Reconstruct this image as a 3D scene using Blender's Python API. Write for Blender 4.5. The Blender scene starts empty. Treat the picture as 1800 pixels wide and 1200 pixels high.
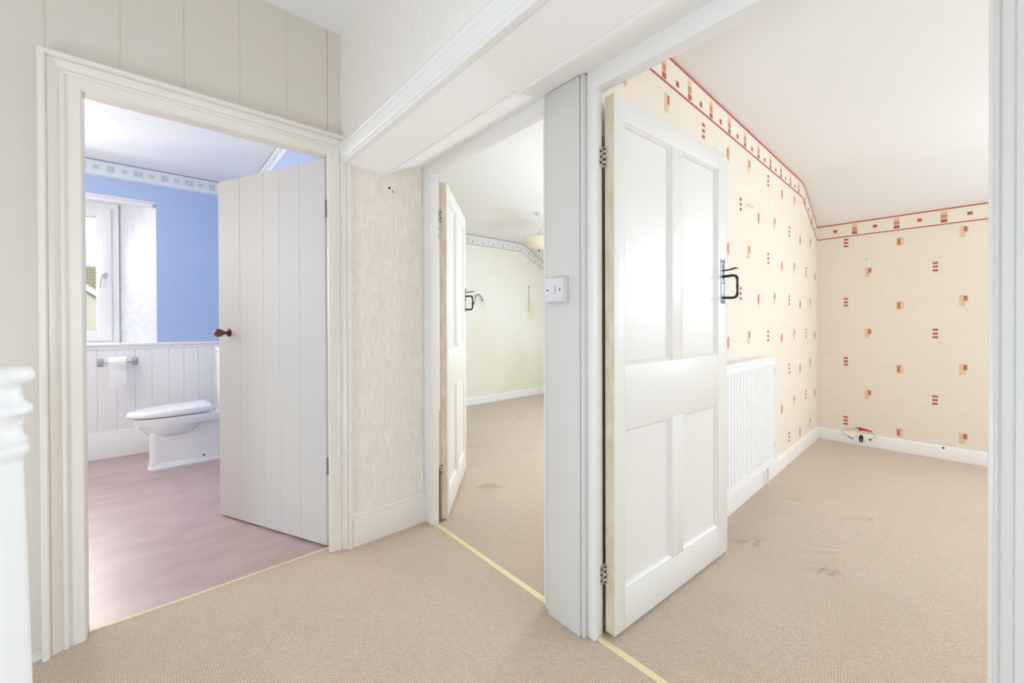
import bpy, bmesh, math, random
from mathutils import Vector, Matrix
random.seed(7)
S = bpy.context.scene
COL = S.collection
PI = math.pi

# ---------------------------------------------------------------- camera
yaw, pitch, roll = math.radians(48.366), math.radians(0.337), math.radians(-0.18)
F = Vector((math.cos(yaw)*math.cos(pitch), math.sin(yaw)*math.cos(pitch), -math.sin(pitch)))
R0 = Vector((math.sin(yaw), -math.cos(yaw), 0))
U0 = R0.cross(F)
R1 = R0*math.cos(roll) + U0*math.sin(roll)
U1 = -R0*math.sin(roll) + U0*math.cos(roll)
cd = bpy.data.cameras.new('camera')
cam = bpy.data.objects.new('camera', cd); COL.objects.link(cam)
m = Matrix.Identity(4)
for i in range(3):
    m[i][0], m[i][1], m[i][2] = R1[i], U1[i], -F[i]
m[0][3], m[1][3], m[2][3] = 0, 0, 1.1
cam.matrix_world = m
cd.sensor_width = 36; cd.lens = 716.26/1800*36
cd.shift_y = -(600-573.2)/1800
cd.clip_start = .02; cd.clip_end = 200
S.camera = cam

# ---------------------------------------------------------------- world, lights, exposure
S.view_settings.view_transform = 'Standard'
S.view_settings.look = 'None'
S.view_settings.gamma = 1.0
S.view_settings.use_curve_mapping = False
S.view_settings.exposure = 0.0
S.cycles.use_denoising = True
S.cycles.max_bounces = 16; S.cycles.diffuse_bounces = 10; S.cycles.glossy_bounces = 6
S.cycles.transparent_max_bounces = 12
S.cycles.sample_clamp_indirect = 6.0

W = bpy.data.worlds.new('sky'); S.world = W; W.use_nodes = True
nt = W.node_tree; nt.nodes.clear()
o = nt.nodes.new('ShaderNodeOutputWorld'); bg = nt.nodes.new('ShaderNodeBackground')
tc = nt.nodes.new('ShaderNodeTexCoord'); mp = nt.nodes.new('ShaderNodeMapping')
mp.inputs['Scale'].default_value = (3, 3, 14)
nz = nt.nodes.new('ShaderNodeTexNoise'); nz.inputs['Scale'].default_value = 2.2; nz.inputs['Detail'].default_value = 6
rp = nt.nodes.new('ShaderNodeValToRGB')
rp.color_ramp.elements[0].position = .36; rp.color_ramp.elements[0].color = (.60, .76, .95, 1)
rp.color_ramp.elements[1].position = .62; rp.color_ramp.elements[1].color = (.93, .95, .98, 1)
nt.links.new(tc.outputs['Generated'], mp.inputs[0]); nt.links.new(mp.outputs[0], nz.inputs[0])
nt.links.new(nz.outputs['Fac'], rp.inputs[0]); nt.links.new(rp.outputs[0], bg.inputs[0])
bg.inputs[1].default_value = 1.35
nt.links.new(bg.outputs[0], o.inputs[0])

def area(name, loc, target, sx, sy, power, col=(1, 1, 1)):
    l = bpy.data.lights.new(name, 'AREA'); l.shape = 'RECTANGLE'; l.size = sx; l.size_y = sy
    l.energy = power; l.color = col
    ob = bpy.data.objects.new(name, l); COL.objects.link(ob)
    ob.location = loc
    ob.rotation_euler = (Vector(target)-Vector(loc)).to_track_quat('-Z', 'Y').to_euler()
    return ob
def lamp(name, loc, power, col, radius=.12):
    l = bpy.data.lights.new(name, 'POINT'); l.energy = power; l.color = col; l.shadow_soft_size = radius
    ob = bpy.data.objects.new(name, l); COL.objects.link(ob); ob.location = loc
DAY = (.735, .86, 1.0)
FILL = (.75, .87, 1.0)  # tint of the added landing and bedroom point fills
lamp('landing_fill', (-.25, -.75, 1.15), 25, FILL, .25)  # added fill point behind the camera, stands for no fixture
area('stair_fill', (-1.62, .6, .35), (1.0, .5, 1.9), 1.0, .6, 31, DAY)  # added low fill aimed up at the beam soffit, no real stair window
area('bathroom_window_light', (-.69, 5.09, 1.55), (-.60, 2.0, .3), .50, 1.0, 36, (1, .99, .955))
lamp('bathroom_fill', (-1.1, 3.7, 1.8), 15, (1, .985, .96), .15)  # unseen point light added to lift the bathroom, no fixture there
sun = bpy.data.lights.new('hazy_sun', 'SUN'); sun.energy = 2.4; sun.angle = .3; sun.color = (1, .97, .92)
sob = bpy.data.objects.new('hazy_sun', sun); COL.objects.link(sob); sob.rotation_euler = Vector((.35, 1, -.9)).to_track_quat('-Z', 'Y').to_euler()
area('bathroom_side_fill', (-1.90, 3.6, 1.5), (0, 3.6, .9), 1.2, 1.1, 10, (1, .985, .96))  # added side fill for the bathroom, the end wall has no window
area('bedroom_window_light', (4.70, -1.35, 1.6), (1.5, -1.0, 1.2), 1.3, 1.0, 50, DAY)
area('bedroom_side_fill', (2.6, -2.50, 1.5), (2.4, .3, 0), 1.5, 1.1, 22, DAY)  # extra fill added from the bedroom's right side, not a window
lamp('bedroom_fill', (2.9, -1.5, 1.3), 20, FILL, .2)  # added mid-room fill brightening bedroom ceiling and walls, no lamp modelled
area('second_bedroom_window_light', (4.70, 2.5, 1.5), (2.0, 2.7, .2), 1.3, 1.1, 35.1, DAY)
lamp('second_bedroom_fill', (3.0, 1.62, 1.2), 49, FILL, .2)  # added bare point fill, separate from the pendant in this room

# ---------------------------------------------------------------- materials
MATS = {}
def lin(c):
    return tuple((x/255/12.92 if x/255 <= .04045 else ((x/255+.055)/1.055)**2.4) for x in c)
def mat(name, rgb, rough=.5, bump=None, vary=None, metal=0, spec=.5, coat=0, emit=None):
    """rgb in 0-255 sRGB. bump=(kind, scale xyz, strength, distance). vary=(scale xyz, rgb2)"""
    if name in MATS: return MATS[name]
    M = bpy.data.materials.new(name); M.use_nodes = True; MATS[name] = M
    n = M.node_tree; b = n.nodes['Principled BSDF']
    c = (*lin(rgb), 1)
    b.inputs['Base Color'].default_value = c
    b.inputs['Roughness'].default_value = rough
    b.inputs['Metallic'].default_value = metal
    b.inputs['Specular IOR Level'].default_value = spec
    b.inputs['Coat Weight'].default_value = coat
    b.inputs['Coat Roughness'].default_value = .15
    t = n.nodes.new('ShaderNodeTexCoord')
    if vary:
        mp = n.nodes.new('ShaderNodeMapping'); mp.inputs['Scale'].default_value = vary[0]
        nz = n.nodes.new('ShaderNodeTexNoise'); nz.inputs['Scale'].default_value = 1; nz.inputs['Detail'].default_value = 4
        mx = n.nodes.new('ShaderNodeMix'); mx.data_type = 'RGBA'
        rp = n.nodes.new('ShaderNodeMapRange'); rp.inputs[1].default_value = .35; rp.inputs[2].default_value = .65
        n.links.new(t.outputs['Object'], mp.inputs[0]); n.links.new(mp.outputs[0], nz.inputs[0])
        n.links.new(nz.outputs['Fac'], rp.inputs[0]); n.links.new(rp.outputs[0], mx.inputs[0])
        mx.inputs[6].default_value = c; mx.inputs[7].default_value = (*lin(vary[1]), 1)
        n.links.new(mx.outputs[2], b.inputs['Base Color'])
    if bump:
        kind, sc, st, dist = bump
        mp = n.nodes.new('ShaderNodeMapping'); mp.inputs['Scale'].default_value = sc
        n.links.new(t.outputs['Object'], mp.inputs[0])
        nz = n.nodes.new('ShaderNodeTexNoise'); nz.inputs['Scale'].default_value = 1; nz.inputs['Detail'].default_value = 3
        if kind == 'drizzle': nz.inputs['Distortion'].default_value = 1.2
        n.links.new(mp.outputs[0], nz.inputs[0])
        src = nz.outputs['Fac']
        if kind == 'drizzle':
            mr = n.nodes.new('ShaderNodeMapRange'); mr.inputs[1].default_value = .46; mr.inputs[2].default_value = .58
            n.links.new(src, mr.inputs[0]); src = mr.outputs[0]
        bp = n.nodes.new('ShaderNodeBump'); bp.inputs['Strength'].default_value = st; bp.inputs['Distance'].default_value = dist
        n.links.new(src, bp.inputs['Height']); n.links.new(bp.outputs[0], b.inputs['Normal'])
    return M

WHITE = mat('white_gloss_paint', (233, 232, 230), .34, ('n', (60, 60, 6), .14, .0015))
SOFFIT = mat('white_soffit_paint', (246, 246, 245), .4, ('n', (9, 9, 9), .12, .003))
DOORP = mat('boarded_door_paint', (209, 208, 205), .5, ('n', (9, 9, 9), .15, .004))
DOORG = mat('door_gloss_paint', (225, 223, 219), .36, ('n', (70, 70, 5), .2, .002))
PILLAR = mat('cool_white_eggshell', (211, 209, 206), .5, ('n', (9, 9, 9), .12, .003))
EGG = mat('white_eggshell_paint', (232, 231, 228), .5, ('n', (9, 9, 9), .15, .004))
CREAMP = mat('cream_eggshell_paint', (217, 209, 197), .5, ('n', (30, 30, 30), .12, .002))
FRAMEP = mat('cream_white_gloss_trim', (231, 225, 217), .33, ('n', (14, 14, 14), .12, .003))
CEIL = mat('matt_white_ceiling', (236, 236, 236), .9, ('n', (5, 5, 5), .2, .01))
DRIZ = mat('blown_vinyl_wallpaper', (246, 239, 231), .75, ('drizzle', (110, 110, 16), .55, .004), ((90, 90, 13), (238, 229, 219)))
DRIZ2 = mat('textured_upper_wallpaper', (242, 238, 233), .75, ('drizzle', (150, 150, 12), .35, .003), ((120, 120, 9), (237, 232, 226)))
PAPER3 = mat('cream_linen_wallpaper', (231, 223, 210), .8, ('n', (300, 300, 300), .15, .001), ((14, 14, 40), (229, 219, 204)))
PAPER2 = mat('ivory_wallpaper', (234, 233, 226), .8, ('n', (40, 40, 40), .1, .002), ((1.2, 1.2, .8), (229, 227, 214)))
BORD3 = mat('border_cream', (232, 224, 208), .75)
BORD2 = mat('border_pale_grey', (225, 224, 222), .75)
BORDB = mat('border_white', (228, 233, 238), .7)
BLUE = mat('blue_emulsion', (172, 194, 232), .7, ('n', (80, 80, 80), .2, .002), ((1.5, 1.5, 1.5), (178, 197, 234)))
RED1 = mat('print_brick_red', (178, 92, 82), .8)
RED2 = mat('print_terracotta', (206, 140, 112), .8)
RED3 = mat('print_peach', (226, 192, 164), .8)
REDL = mat('print_line_red', (186, 88, 88), .8)
TAN = mat('print_tan', (221, 196, 160), .8)
GREYL = mat('print_line_grey', (168, 166, 172), .8)
GREYP = mat('print_grey', (158, 154, 162), .8)
BLU1 = mat('print_blue', (184, 200, 222), .75)
BLU2 = mat('print_pale_blue', (206, 217, 228), .75)
BLUL = mat('print_line_blue', (134, 154, 180), .75)
LAV = mat('print_lavender', (200, 208, 234), .75)
CERAM = mat('white_ceramic', (240, 241, 242), .12, spec=.6)
UPVC = mat('white_upvc', (240, 240, 240), .3)
REVEAL = mat('window_reveal_paint', (226, 229, 236), .7, ('n', (60, 60, 60), .5, .004), ((30, 30, 45), (216, 219, 226)))
PANEL = mat('white_matchboard_paint', (242, 244, 245), .45)
BLACK = mat('black_iron', (38, 36, 36), .45, ('n', (200, 200, 200), .3, .001), metal=.3)
IRONP = mat('galvanised_plate', (150, 160, 172), .35, metal=.6)
DARK = mat('dark_screw', (40, 36, 32), .6)
WORN = mat('worn_cream_edge', (208, 193, 166), .6, ('n', (30, 30, 30), .3, .003), ((25, 25, 8), (222, 212, 192)))
GAPWOOD = mat('bare_wood_rebate', (108, 76, 46), .8, ('n', (40, 40, 6), .3, .003))
WOOD = mat('brown_varnished_wood', (122, 76, 40), .3, ('n', (40, 40, 200), .2, .001), ((60, 60, 30), (92, 54, 28)))
BRONZE = mat('dark_bronze', (70, 52, 46), .4, metal=.5)
GOLD = mat('gold_threshold_metal', (236, 227, 182), .35, metal=.3)
PLASTIC = mat('white_switch_plastic', (214, 214, 217), .35)
RADM = mat('white_radiator_enamel', (238, 239, 240), .35)
TISSUE = mat('white_tissue', (250, 250, 249), .9)
CHROME = mat('brushed_chrome', (190, 192, 195), .25, metal=.8)
GREYT = mat('grey_plastic', (120, 124, 128), .5)
REDTAPE = mat('red_tape', (206, 40, 44), .45)
CABLE = mat('white_cable', (226, 222, 212), .5)
SHADE = mat('cream_glass_shade', (238, 232, 208), .4)
STAIN = mat('ceiling_stain', (228, 225, 210), .9)
RENDERW = mat('house_render', (226, 220, 206), .9, ('n', (8, 8, 8), .3, .01))
ROOFT = mat('moss_roof_tile', (150, 138, 116), .9, ('n', (20, 20, 20), .4, .01), ((3, 3, 3), (140, 140, 112)))
BARGE = mat('white_bargeboard', (235, 235, 235), .5)
REDP = mat('red_downpipe', (196, 110, 108), .6)
LEAF = mat('hedge_leaf', (120, 116, 70), .9, ('n', (30, 30, 30), .8, .05), ((6, 6, 6), (156, 140, 84)))
LAWN = mat('outside_grass', (110, 122, 72), .95)

def stain(M, spots, rgb):
    n = M.node_tree; b = n.nodes['Principled BSDF']; t = n.nodes.new('ShaderNodeTexCoord')
    nz = n.nodes.new('ShaderNodeTexNoise'); nz.inputs['Scale'].default_value = 5; nz.inputs['Detail'].default_value = 4
    n.links.new(t.outputs['Object'], nz.inputs[0])
    last = None
    for (c, r, amt) in spots:
        sub = n.nodes.new('ShaderNodeVectorMath'); sub.operation = 'SUBTRACT'; sub.inputs[1].default_value = c
        n.links.new(t.outputs['Object'], sub.inputs[0])
        dv = n.nodes.new('ShaderNodeVectorMath'); dv.operation = 'DIVIDE'; dv.inputs[1].default_value = r
        n.links.new(sub.outputs[0], dv.inputs[0])
        ln = n.nodes.new('ShaderNodeVectorMath'); ln.operation = 'LENGTH'; n.links.new(dv.outputs[0], ln.inputs[0])
        ad = n.nodes.new('ShaderNodeMath'); ad.operation = 'ADD'; n.links.new(ln.outputs['Value'], ad.inputs[0])
        sc = n.nodes.new('ShaderNodeMath'); sc.operation = 'MULTIPLY_ADD'; sc.inputs[1].default_value = 1.4; sc.inputs[2].default_value = -.7
        n.links.new(nz.outputs['Fac'], sc.inputs[0]); n.links.new(sc.outputs[0], ad.inputs[1])
        mr = n.nodes.new('ShaderNodeMapRange'); mr.interpolation_type = 'SMOOTHSTEP'
        mr.inputs[1].default_value = 1.1; mr.inputs[2].default_value = .3; mr.inputs[4].default_value = amt
        n.links.new(ad.outputs[0], mr.inputs[0])
        mx = n.nodes.new('ShaderNodeMix'); mx.data_type = 'RGBA'; n.links.new(mr.outputs[0], mx.inputs[0])
        bi = b.inputs['Base Color']
        if bi.is_linked: n.links.new(bi.links[0].from_socket, mx.inputs[6])
        else: mx.inputs[6].default_value = bi.default_value
        mx.inputs[7].default_value = (*lin(rgb), 1)
        n.links.new(mx.outputs[2], bi)
CEIL2 = mat('matt_white_ceiling_stained', (236, 236, 236), .9, ('n', (5, 5, 5), .2, .01))
stain(CEIL2, [((2.95, 3.35, 2.314), (.30, .2, .3), .45)], (222, 219, 204))
stain(PAPER2, [((4.1, 4.5, .45), (.35, .3, .6), .3), ((4.38, 4.5, 1.35), (.14, .3, .22), .5), ((3.45, 4.5, 1.38), (.06, .2, .10), .35)], (218, 212, 180))
def carpet_mat():
    M = bpy.data.materials.new('tan_loop_carpet'); M.use_nodes = True
    n = M.node_tree; b = n.nodes['Principled BSDF']; b.inputs['Roughness'].default_value = .95
    b.inputs['Specular IOR Level'].default_value = .1
    b.inputs['Sheen Weight'].default_value = .35; b.inputs['Sheen Roughness'].default_value = .6
    t = n.nodes.new('ShaderNodeTexCoord')
    mp = n.nodes.new('ShaderNodeMapping'); mp.inputs['Rotation'].default_value = (0, 0, math.radians(40))
    n.links.new(t.outputs['Object'], mp.inputs[0])
    wob = n.nodes.new('ShaderNodeTexNoise'); wob.inputs['Scale'].default_value = 55; wob.inputs['Detail'].default_value = 2
    n.links.new(t.outputs['Object'], wob.inputs[0])
    vm = n.nodes.new('ShaderNodeVectorMath'); vm.operation = 'MULTIPLY_ADD'
    vm.inputs[1].default_value = (.005, .005, 0)
    n.links.new(wob.outputs['Color'], vm.inputs[0]); n.links.new(mp.outputs[0], vm.inputs[2])
    br = n.nodes.new('ShaderNodeTexBrick')
    br.inputs['Scale'].default_value = 1.0
    br.inputs['Brick Width'].default_value = .0100; br.inputs['Row Height'].default_value = .0058
    br.inputs['Mortar Size'].default_value = .0013; br.inputs['Mortar Smooth'].default_value = 1.0
    br.inputs['Color1'].default_value = (*lin((220, 204, 185)), 1); br.inputs['Color2'].default_value = (*lin((207, 188, 167)), 1)
    br.inputs['Mortar'].default_value = (*lin((146, 119, 90)), 1)
    n.links.new(vm.outputs[0], br.inputs['Vector'])
    nz = n.nodes.new('ShaderNodeTexNoise'); nz.inputs['Scale'].default_value = 2.5; nz.inputs['Detail'].default_value = 5
    n.links.new(t.outputs['Object'], nz.inputs[0])
    mx = n.nodes.new('ShaderNodeMix'); mx.data_type = 'RGBA'; mx.blend_type = 'MULTIPLY'
    mr = n.nodes.new('ShaderNodeMapRange'); mr.inputs[1].default_value = .3; mr.inputs[2].default_value = .7; mr.inputs[3].default_value = 0; mr.inputs[4].default_value = .3
    n.links.new(nz.outputs['Fac'], mr.inputs[0]); n.links.new(mr.outputs[0], mx.inputs[0])
    n.links.new(br.outputs['Color'], mx.inputs[6]); mx.inputs[7].default_value = (.84, .81, .77, 1)
    n.links.new(mx.outputs[2], b.inputs['Base Color'])
    inv = n.nodes.new('ShaderNodeMath'); inv.operation = 'SUBTRACT'; inv.inputs[0].default_value = 1
    n.links.new(br.outputs['Fac'], inv.inputs[1])
    bp = n.nodes.new('ShaderNodeBump'); bp.inputs['Strength'].default_value = .45; bp.inputs['Distance'].default_value = .003
    n.links.new(inv.outputs[0], bp.inputs['Height']); n.links.new(bp.outputs[0], b.inputs['Normal'])
    return M
CARPET = carpet_mat()
VINYL = mat('mauve_mottled_vinyl', (190, 167, 163), .38, ('n', (25, 25, 25), .12, .003), ((5, 9, 5), (178, 152, 149)), spec=1.0)

def glass_mat():
    M = bpy.data.materials.new('window_glass'); M.use_nodes = True
    n = M.node_tree; n.nodes.clear()
    o = n.nodes.new('ShaderNodeOutputMaterial'); mx = n.nodes.new('ShaderNodeMixShader')
    tr = n.nodes.new('ShaderNodeBsdfTransparent'); gl = n.nodes.new('ShaderNodeBsdfGlossy'); gl.inputs['Roughness'].default_value = .02
    fr = n.nodes.new('ShaderNodeFresnel'); fr.inputs[0].default_value = 1.3
    tr.inputs[0].default_value = (.97, .985, .98, 1)
    n.links.new(fr.outputs[0], mx.inputs[0]); n.links.new(tr.outputs[0], mx.inputs[1]); n.links.new(gl.outputs[0], mx.inputs[2])
    n.links.new(mx.outputs[0], o.inputs[0])
    return M
GLASS = glass_mat()

# ---------------------------------------------------------------- geometry helpers
class MB:
    def __init__(self): self.bm = bmesh.new(); self.mi = 0
    def poly(self, pts):
        vs = [self.bm.verts.new(p) for p in pts]
        f = self.bm.faces.new(vs); f.material_index = self.mi; return f
    def box(self, a, b, bev=0):
        x0, x1 = sorted((a[0], b[0])); y0, y1 = sorted((a[1], b[1])); z0, z1 = sorted((a[2], b[2]))
        return self.prism([(x0, y0), (x1, y0), (x1, y1), (x0, y1)], z0, z1, lambda p, h: (p[0], p[1], h), bev)
    def prism(self, pts, h0, h1, mapf, bev=0):
        a = [self.bm.verts.new(mapf(p, h0)) for p in pts]; b = [self.bm.verts.new(mapf(p, h1)) for p in pts]
        n = len(pts); fs = [self.bm.faces.new(a[::-1]), self.bm.faces.new(b)]
        for i in range(n):
            fs.append(self.bm.faces.new((a[i], a[(i+1) % n], b[(i+1) % n], b[i])))
        for f in fs: f.material_index = self.mi
        if bev > 0:
            es = list({e for f in fs for e in f.edges})
            r = bmesh.ops.bevel(self.bm, geom=es, offset=bev, segments=2, affect='EDGES', profile=.5)
            for f in r['faces']: f.material_index = self.mi
        return fs
    def loft(self, rings, cap0=True, cap1=True, closed=True):
        vr = [[self.bm.verts.new(p) for p in r] for r in rings]
        n = len(vr[0])
        for a, b in zip(vr, vr[1:]):
            for i in range(n if closed else n-1):
                f = self.bm.faces.new((a[i], a[(i+1) % n], b[(i+1) % n], b[i])); f.material_index = self.mi
        if cap0: self.bm.faces.new(vr[0][::-1]).material_index = self.mi
        if cap1: self.bm.faces.new(vr[-1]).material_index = self.mi
    def lathe(self, prof, o=(0, 0, 0), axis=(0, 0, 1), n=24, sq=0):
        ax = Vector(axis).normalized()
        t = Vector((1, 0, 0)) if abs(ax.x) < .9 else Vector((0, 1, 0))
        u = ax.cross(t).normalized(); v = ax.cross(u); o = Vector(o)
        rings = []
        for r, h in prof:
            r = max(r, 1e-5)
            rings.append([o + ax*h + (u*math.cos(2*PI*i/n) + v*math.sin(2*PI*i/n))*r for i in range(n)])
        self.loft(rings)
    def tube(self, pts, r, n=8):
        pts = [Vector(p) for p in pts]
        rings = []
        up = Vector((0, 0, 1))
        for i, p in enumerate(pts):
            d = (pts[min(i+1, len(pts)-1)] - pts[max(i-1, 0)]).normalized()
            u = d.cross(up)
            if u.length < .05: u = d.cross(Vector((1, 0, .01)))
            u.normalize(); v = d.cross(u)
            rr = r[i] if isinstance(r, (list, tuple)) else r
            rings.append([p + (u*math.cos(2*PI*k/n) + v*math.sin(2*PI*k/n))*rr for k in range(n)])
        self.loft(rings)
    def build(self, name, mats, parent=None, smooth=None, recalc=True):
        if recalc: bmesh.ops.recalc_face_normals(self.bm, faces=self.bm.faces)
        me = bpy.data.meshes.new(name); self.bm.to_mesh(me); self.bm.free()
        for mm in (mats if isinstance(mats, (list, tuple)) else [mats]): me.materials.append(mm)
        if smooth is not None:
            me.shade_smooth()
            try: me.set_sharp_from_angle(angle=math.radians(smooth))
            except Exception: pass
        ob = bpy.data.objects.new(name, me); COL.objects.link(ob)
        if parent: ob.parent = parent
        return ob
def tag(o, label=None, cat=None, kind=None, group=None):
    if label: o['label'] = label
    if cat: o['category'] = cat
    if kind: o['kind'] = kind
    if group: o['group'] = group
    return o
def empty(name, loc=(0, 0, 0), rz=0):
    e = bpy.data.objects.new(name, None); COL.objects.link(e); e.location = loc; e.rotation_euler = (0, 0, rz)
    e.empty_display_size = .1
    return e
def boxo(name, a, b, mat_, parent=None, bev=0):
    q = MB(); q.box(a, b, bev); return q.build(name, mat_, parent, 35 if bev else None)
def struct(o, label, cat): return tag(o, label, cat, 'structure')
def arc(cx, cy, r, a0, a1, n): return [(cx+r*math.cos(a0+(a1-a0)*i/n), cy+r*math.sin(a0+(a1-a0)*i/n)) for i in range(n+1)]

# key dimensions
YA = 2.06          # landing face of the boarded wall
XU = .708          # upper papered wall above the beam
XC = 1.142         # front of the bedroom door frames
YALC = 2.034       # papered alcove wall
ZH2, ZH3 = 1.922, 1.906   # heads of the bedroom doorways
O2 = (1.105, 1.948); O3 = (-.022, .860)
XW = 4.78          # outer wall of both bedrooms
def yw(x): return .928 + .021*(x-2.45)     # left wall of the peach bedroom is slightly skewed

# ================================================================ FLOORS
def carpet_floor(name, x0, x1, y0, y1, puckers, label, step=.02):
    q = MB()
    nx, ny = int((x1-x0)/step), int((y1-y0)/step)
    if not puckers: nx = ny = 1
    vs = []
    for i in range(nx+1):
        row = []
        for j in range(ny+1):
            x, y = x0+(x1-x0)*i/nx, y0+(y1-y0)*j/ny; z = 0
            for (px, py, a, l, wd, h) in puckers:
                dx, dy = x-px, y-py
                u = dx*math.cos(a)+dy*math.sin(a); v = -dx*math.sin(a)+dy*math.cos(a)
                z += h*math.exp(-(u/l)**2-(v/wd)**2)
            row.append(q.bm.verts.new((x, y, z)))
        vs.append(row)
    for i in range(nx):
        for j in range(ny):
            q.bm.faces.new((vs[i][j], vs[i+1][j], vs[i+1][j+1], vs[i][j+1]))
    ob = q.build(name, CARPET, None, 180, recalc=False)
    return struct(ob, label, 'floor')
carpet_floor('floor', -1.7, 1.165, -1.5, 2.095, [], 'tan loop carpet of the landing in front of the three doorways')
pk3 = []
for (px, py, s_) in ((2.73, .73, .8), (3.0, .73, .8), (2.98, .40, 1), (2.24, .73, 1.2), (2.23, .42, 1.2), (2.42, .46, .5)):
    pk3 += [(px, py, -.55, .035, .010, .020*s_), (px+.03, py-.035, -.3, .03, .009, .015*s_), (px-.02, py+.045, -.7, .05, .010, .009*s_), (px+.0, py-.02, -.5, .03, .012, -.012*s_)]
carpet_floor('floor', 1.165, XW, -2.55, 1.0, pk3, 'tan loop carpet of the bedroom with the red motif wallpaper', .0105)
pk2 = []
for (px, py, h) in ((1.73, 2.13, .02), (2.49, 2.54, .015), (3.24, 3.46, .015), (2.2, 2.95, .01)):
    pk2 += [(px, py, -.75, .06, .017, h*1.5), (px-.03, py+.05, -.4, .05, .014, h*.8), (px-.05, py-.02, -.75, .06, .014, h*.6)]
carpet_floor('floor', 1.165, XW, 1.0, 4.5, pk2, 'tan loop carpet of the ivory bedroom behind the middle doorway', .014)
struct(boxo('floor', (-2.0, 2.095, -.05), (.75, 4.78, .0), VINYL), 'mauve mottled vinyl floor under the toilet', 'floor')

# ================================================================ LANDING WALLS
# boarded wall around the bathroom doorway; opening x -.19..0.67, z..1.95
wl = MB()
wl.box((-1.7, YA+.006, 0), (-.19, 2.13, 2.56)); wl.box((.668, YA+.006, 0), (.76, 2.13, 2.56)); wl.box((-.19, YA+.006, 1.95), (.668, 2.13, 2.56))
wall_left = struct(wl.build('wall_left', CREAMP), 'cream painted boarded wall around the bathroom doorway', 'wall')
xs = [-.80, -.62, -.439, -.257, -.075, .107, .291, .469, .647, .712]
for i in range(len(xs)-1):
    z0 = 0 if xs[i+1] < -.2 else 1.96
    q = MB()
    q.prism([(xs[i]+.0006, YA+.007), (xs[i]+.0006, YA+.002), (xs[i]+.0028, YA), (xs[i+1]-.0028, YA), (xs[i+1]-.0006, YA+.002), (xs[i+1]-.0006, YA+.007)], z0, 2.52, lambda p, h: (p[0], p[1], h))
    if 0 < i < len(xs)-2 and xs[i] > -.3:      # small bead beside each joint
        q.tube([(xs[i]-.0, YA+.001, z0), (xs[i]-.0, YA+.001, 2.52)], .0022, 6)
    q.build('plank', CREAMP, wall_left)
# left end of landing (out of frame), back wall
struct(boxo('wall_back', (-1.7, -1.6, 0), (1.2, -1.5, 2.6), EGG), 'white landing wall at the stair end', 'wall')
struct(boxo('wall_stair', (-1.8, -1.6, 0), (-1.7, 2.13, 2.6), EGG), 'white wall on the stair side of the landing', 'wall')
# alcove wall between bathroom door and middle doorway
struct(boxo('wall_alcove', (.70, YALC, 0), (1.2, 2.12, 1.99), DRIZ), 'narrow wall with blown vinyl wallpaper between two doorways', 'wall')
# upper wall above beam
struct(boxo('wall_upper', (XU, -1.5, 1.97), (XU+.1, 2.08, 2.56), DRIZ2), 'textured papered wall above the boxed beam', 'wall')
struct(boxo('ceiling', (-1.7, -1.5, 2.52), (XU+.1, 2.13, 2.6), CEIL), 'white ceiling over the landing', 'ceiling')

# moulding along upper wall (profile in x,z ; x measured towards the landing)
def extrude_y(prof, y0, y1, name, mat_, sm=30):
    q = MB(); q.prism(prof, y0, y1, lambda p, h: (p[0], h, p[1])); return q.build(name, mat_, None, sm)
pr_ = [(XU+.012, 1.876), (XU-.008, 1.876), (XU-.012, 1.88), (XU-.012, 1.893)] + arc(XU-.006, 1.905, .008, -2.0, -3.6, 4) + \
      [(XU-.010, 1.913), (XU-.012, 1.918), (XU-.012, 1.925), (XU-.016, 1.932), (XU-.018, 1.942), (XU-.017, 1.95), (XU-.0215, 1.955), (XU-.0225, 1.963), (XU-.019, 1.972), (XU-.008, 1.979), (XU+.012, 1.979)]
struct(extrude_y(pr_, -1.5, YA, 'trim_1', WHITE), 'white moulded trim along the foot of the upper papered wall', 'trim')
# boxed beam soffit: flat board, lip, slope up to door heads
beam = empty('trim_2')
struct(beam, 'white boxed beam running over both bedroom doorways', 'beam')
q = MB(); q.prism([(XU+.004, 1.883), (.926, 1.883), (.926, 1.90), (XU+.004, 1.99)], -1.5, YALC, lambda p, h: (p[0], h, p[1])); q.build('soffit_board', SOFFIT, beam)
q = MB(); q.prism([(.928, 1.8815), (.942, 1.8815)] + [(.942+.205*t, 1.884+.088*(t**.8)) for t in (.0, .15, .3, .5, .75, 1)] + [(1.15, 2.05), (.928, 2.05)], -1.5, YALC, lambda p, h: (p[0], h, p[1])); q.build('sloping_soffit', SOFFIT, beam, 40)

# partition holding the two bedroom doorways
q = MB()
G_ = .008
q.prism([(-2.6, 0), (O3[0]-G_, 0), (O3[0]-G_, ZH3+G_), (O3[1]+G_, ZH3+G_), (O3[1]+G_, 0), (O2[0]-G_, 0), (O2[0]-G_, ZH2+G_), (O2[1]+G_, ZH2+G_), (O2[1]+G_, 0), (4.6, 0), (4.6, 2.36), (-2.6, 2.36)], XC+.012, 1.191, lambda p, h: (h, p[0], p[1]))
struct(q.build('wall_right', EGG), 'white partition wall with two bedroom doorways', 'wall')
def casing(name, label, boxes, mat_, bev=.003):
    q = MB()
    for a, b in boxes: q.box(a, b, bev)
    return struct(q.build(name, mat_, None, 40), label, 'door frame')
casing('trim_3', 'white frame of the middle doorway into the ivory bedroom',
       [((XC, O2[1], 0), (1.19, 2.03, 1.985)), ((XC+.004, O2[0]-.03, 0), (1.19, O2[0], ZH2+.002)), ((XC, O2[0]-.03, ZH2), (1.19, O2[1]+.002, 1.985))], WHITE)
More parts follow.
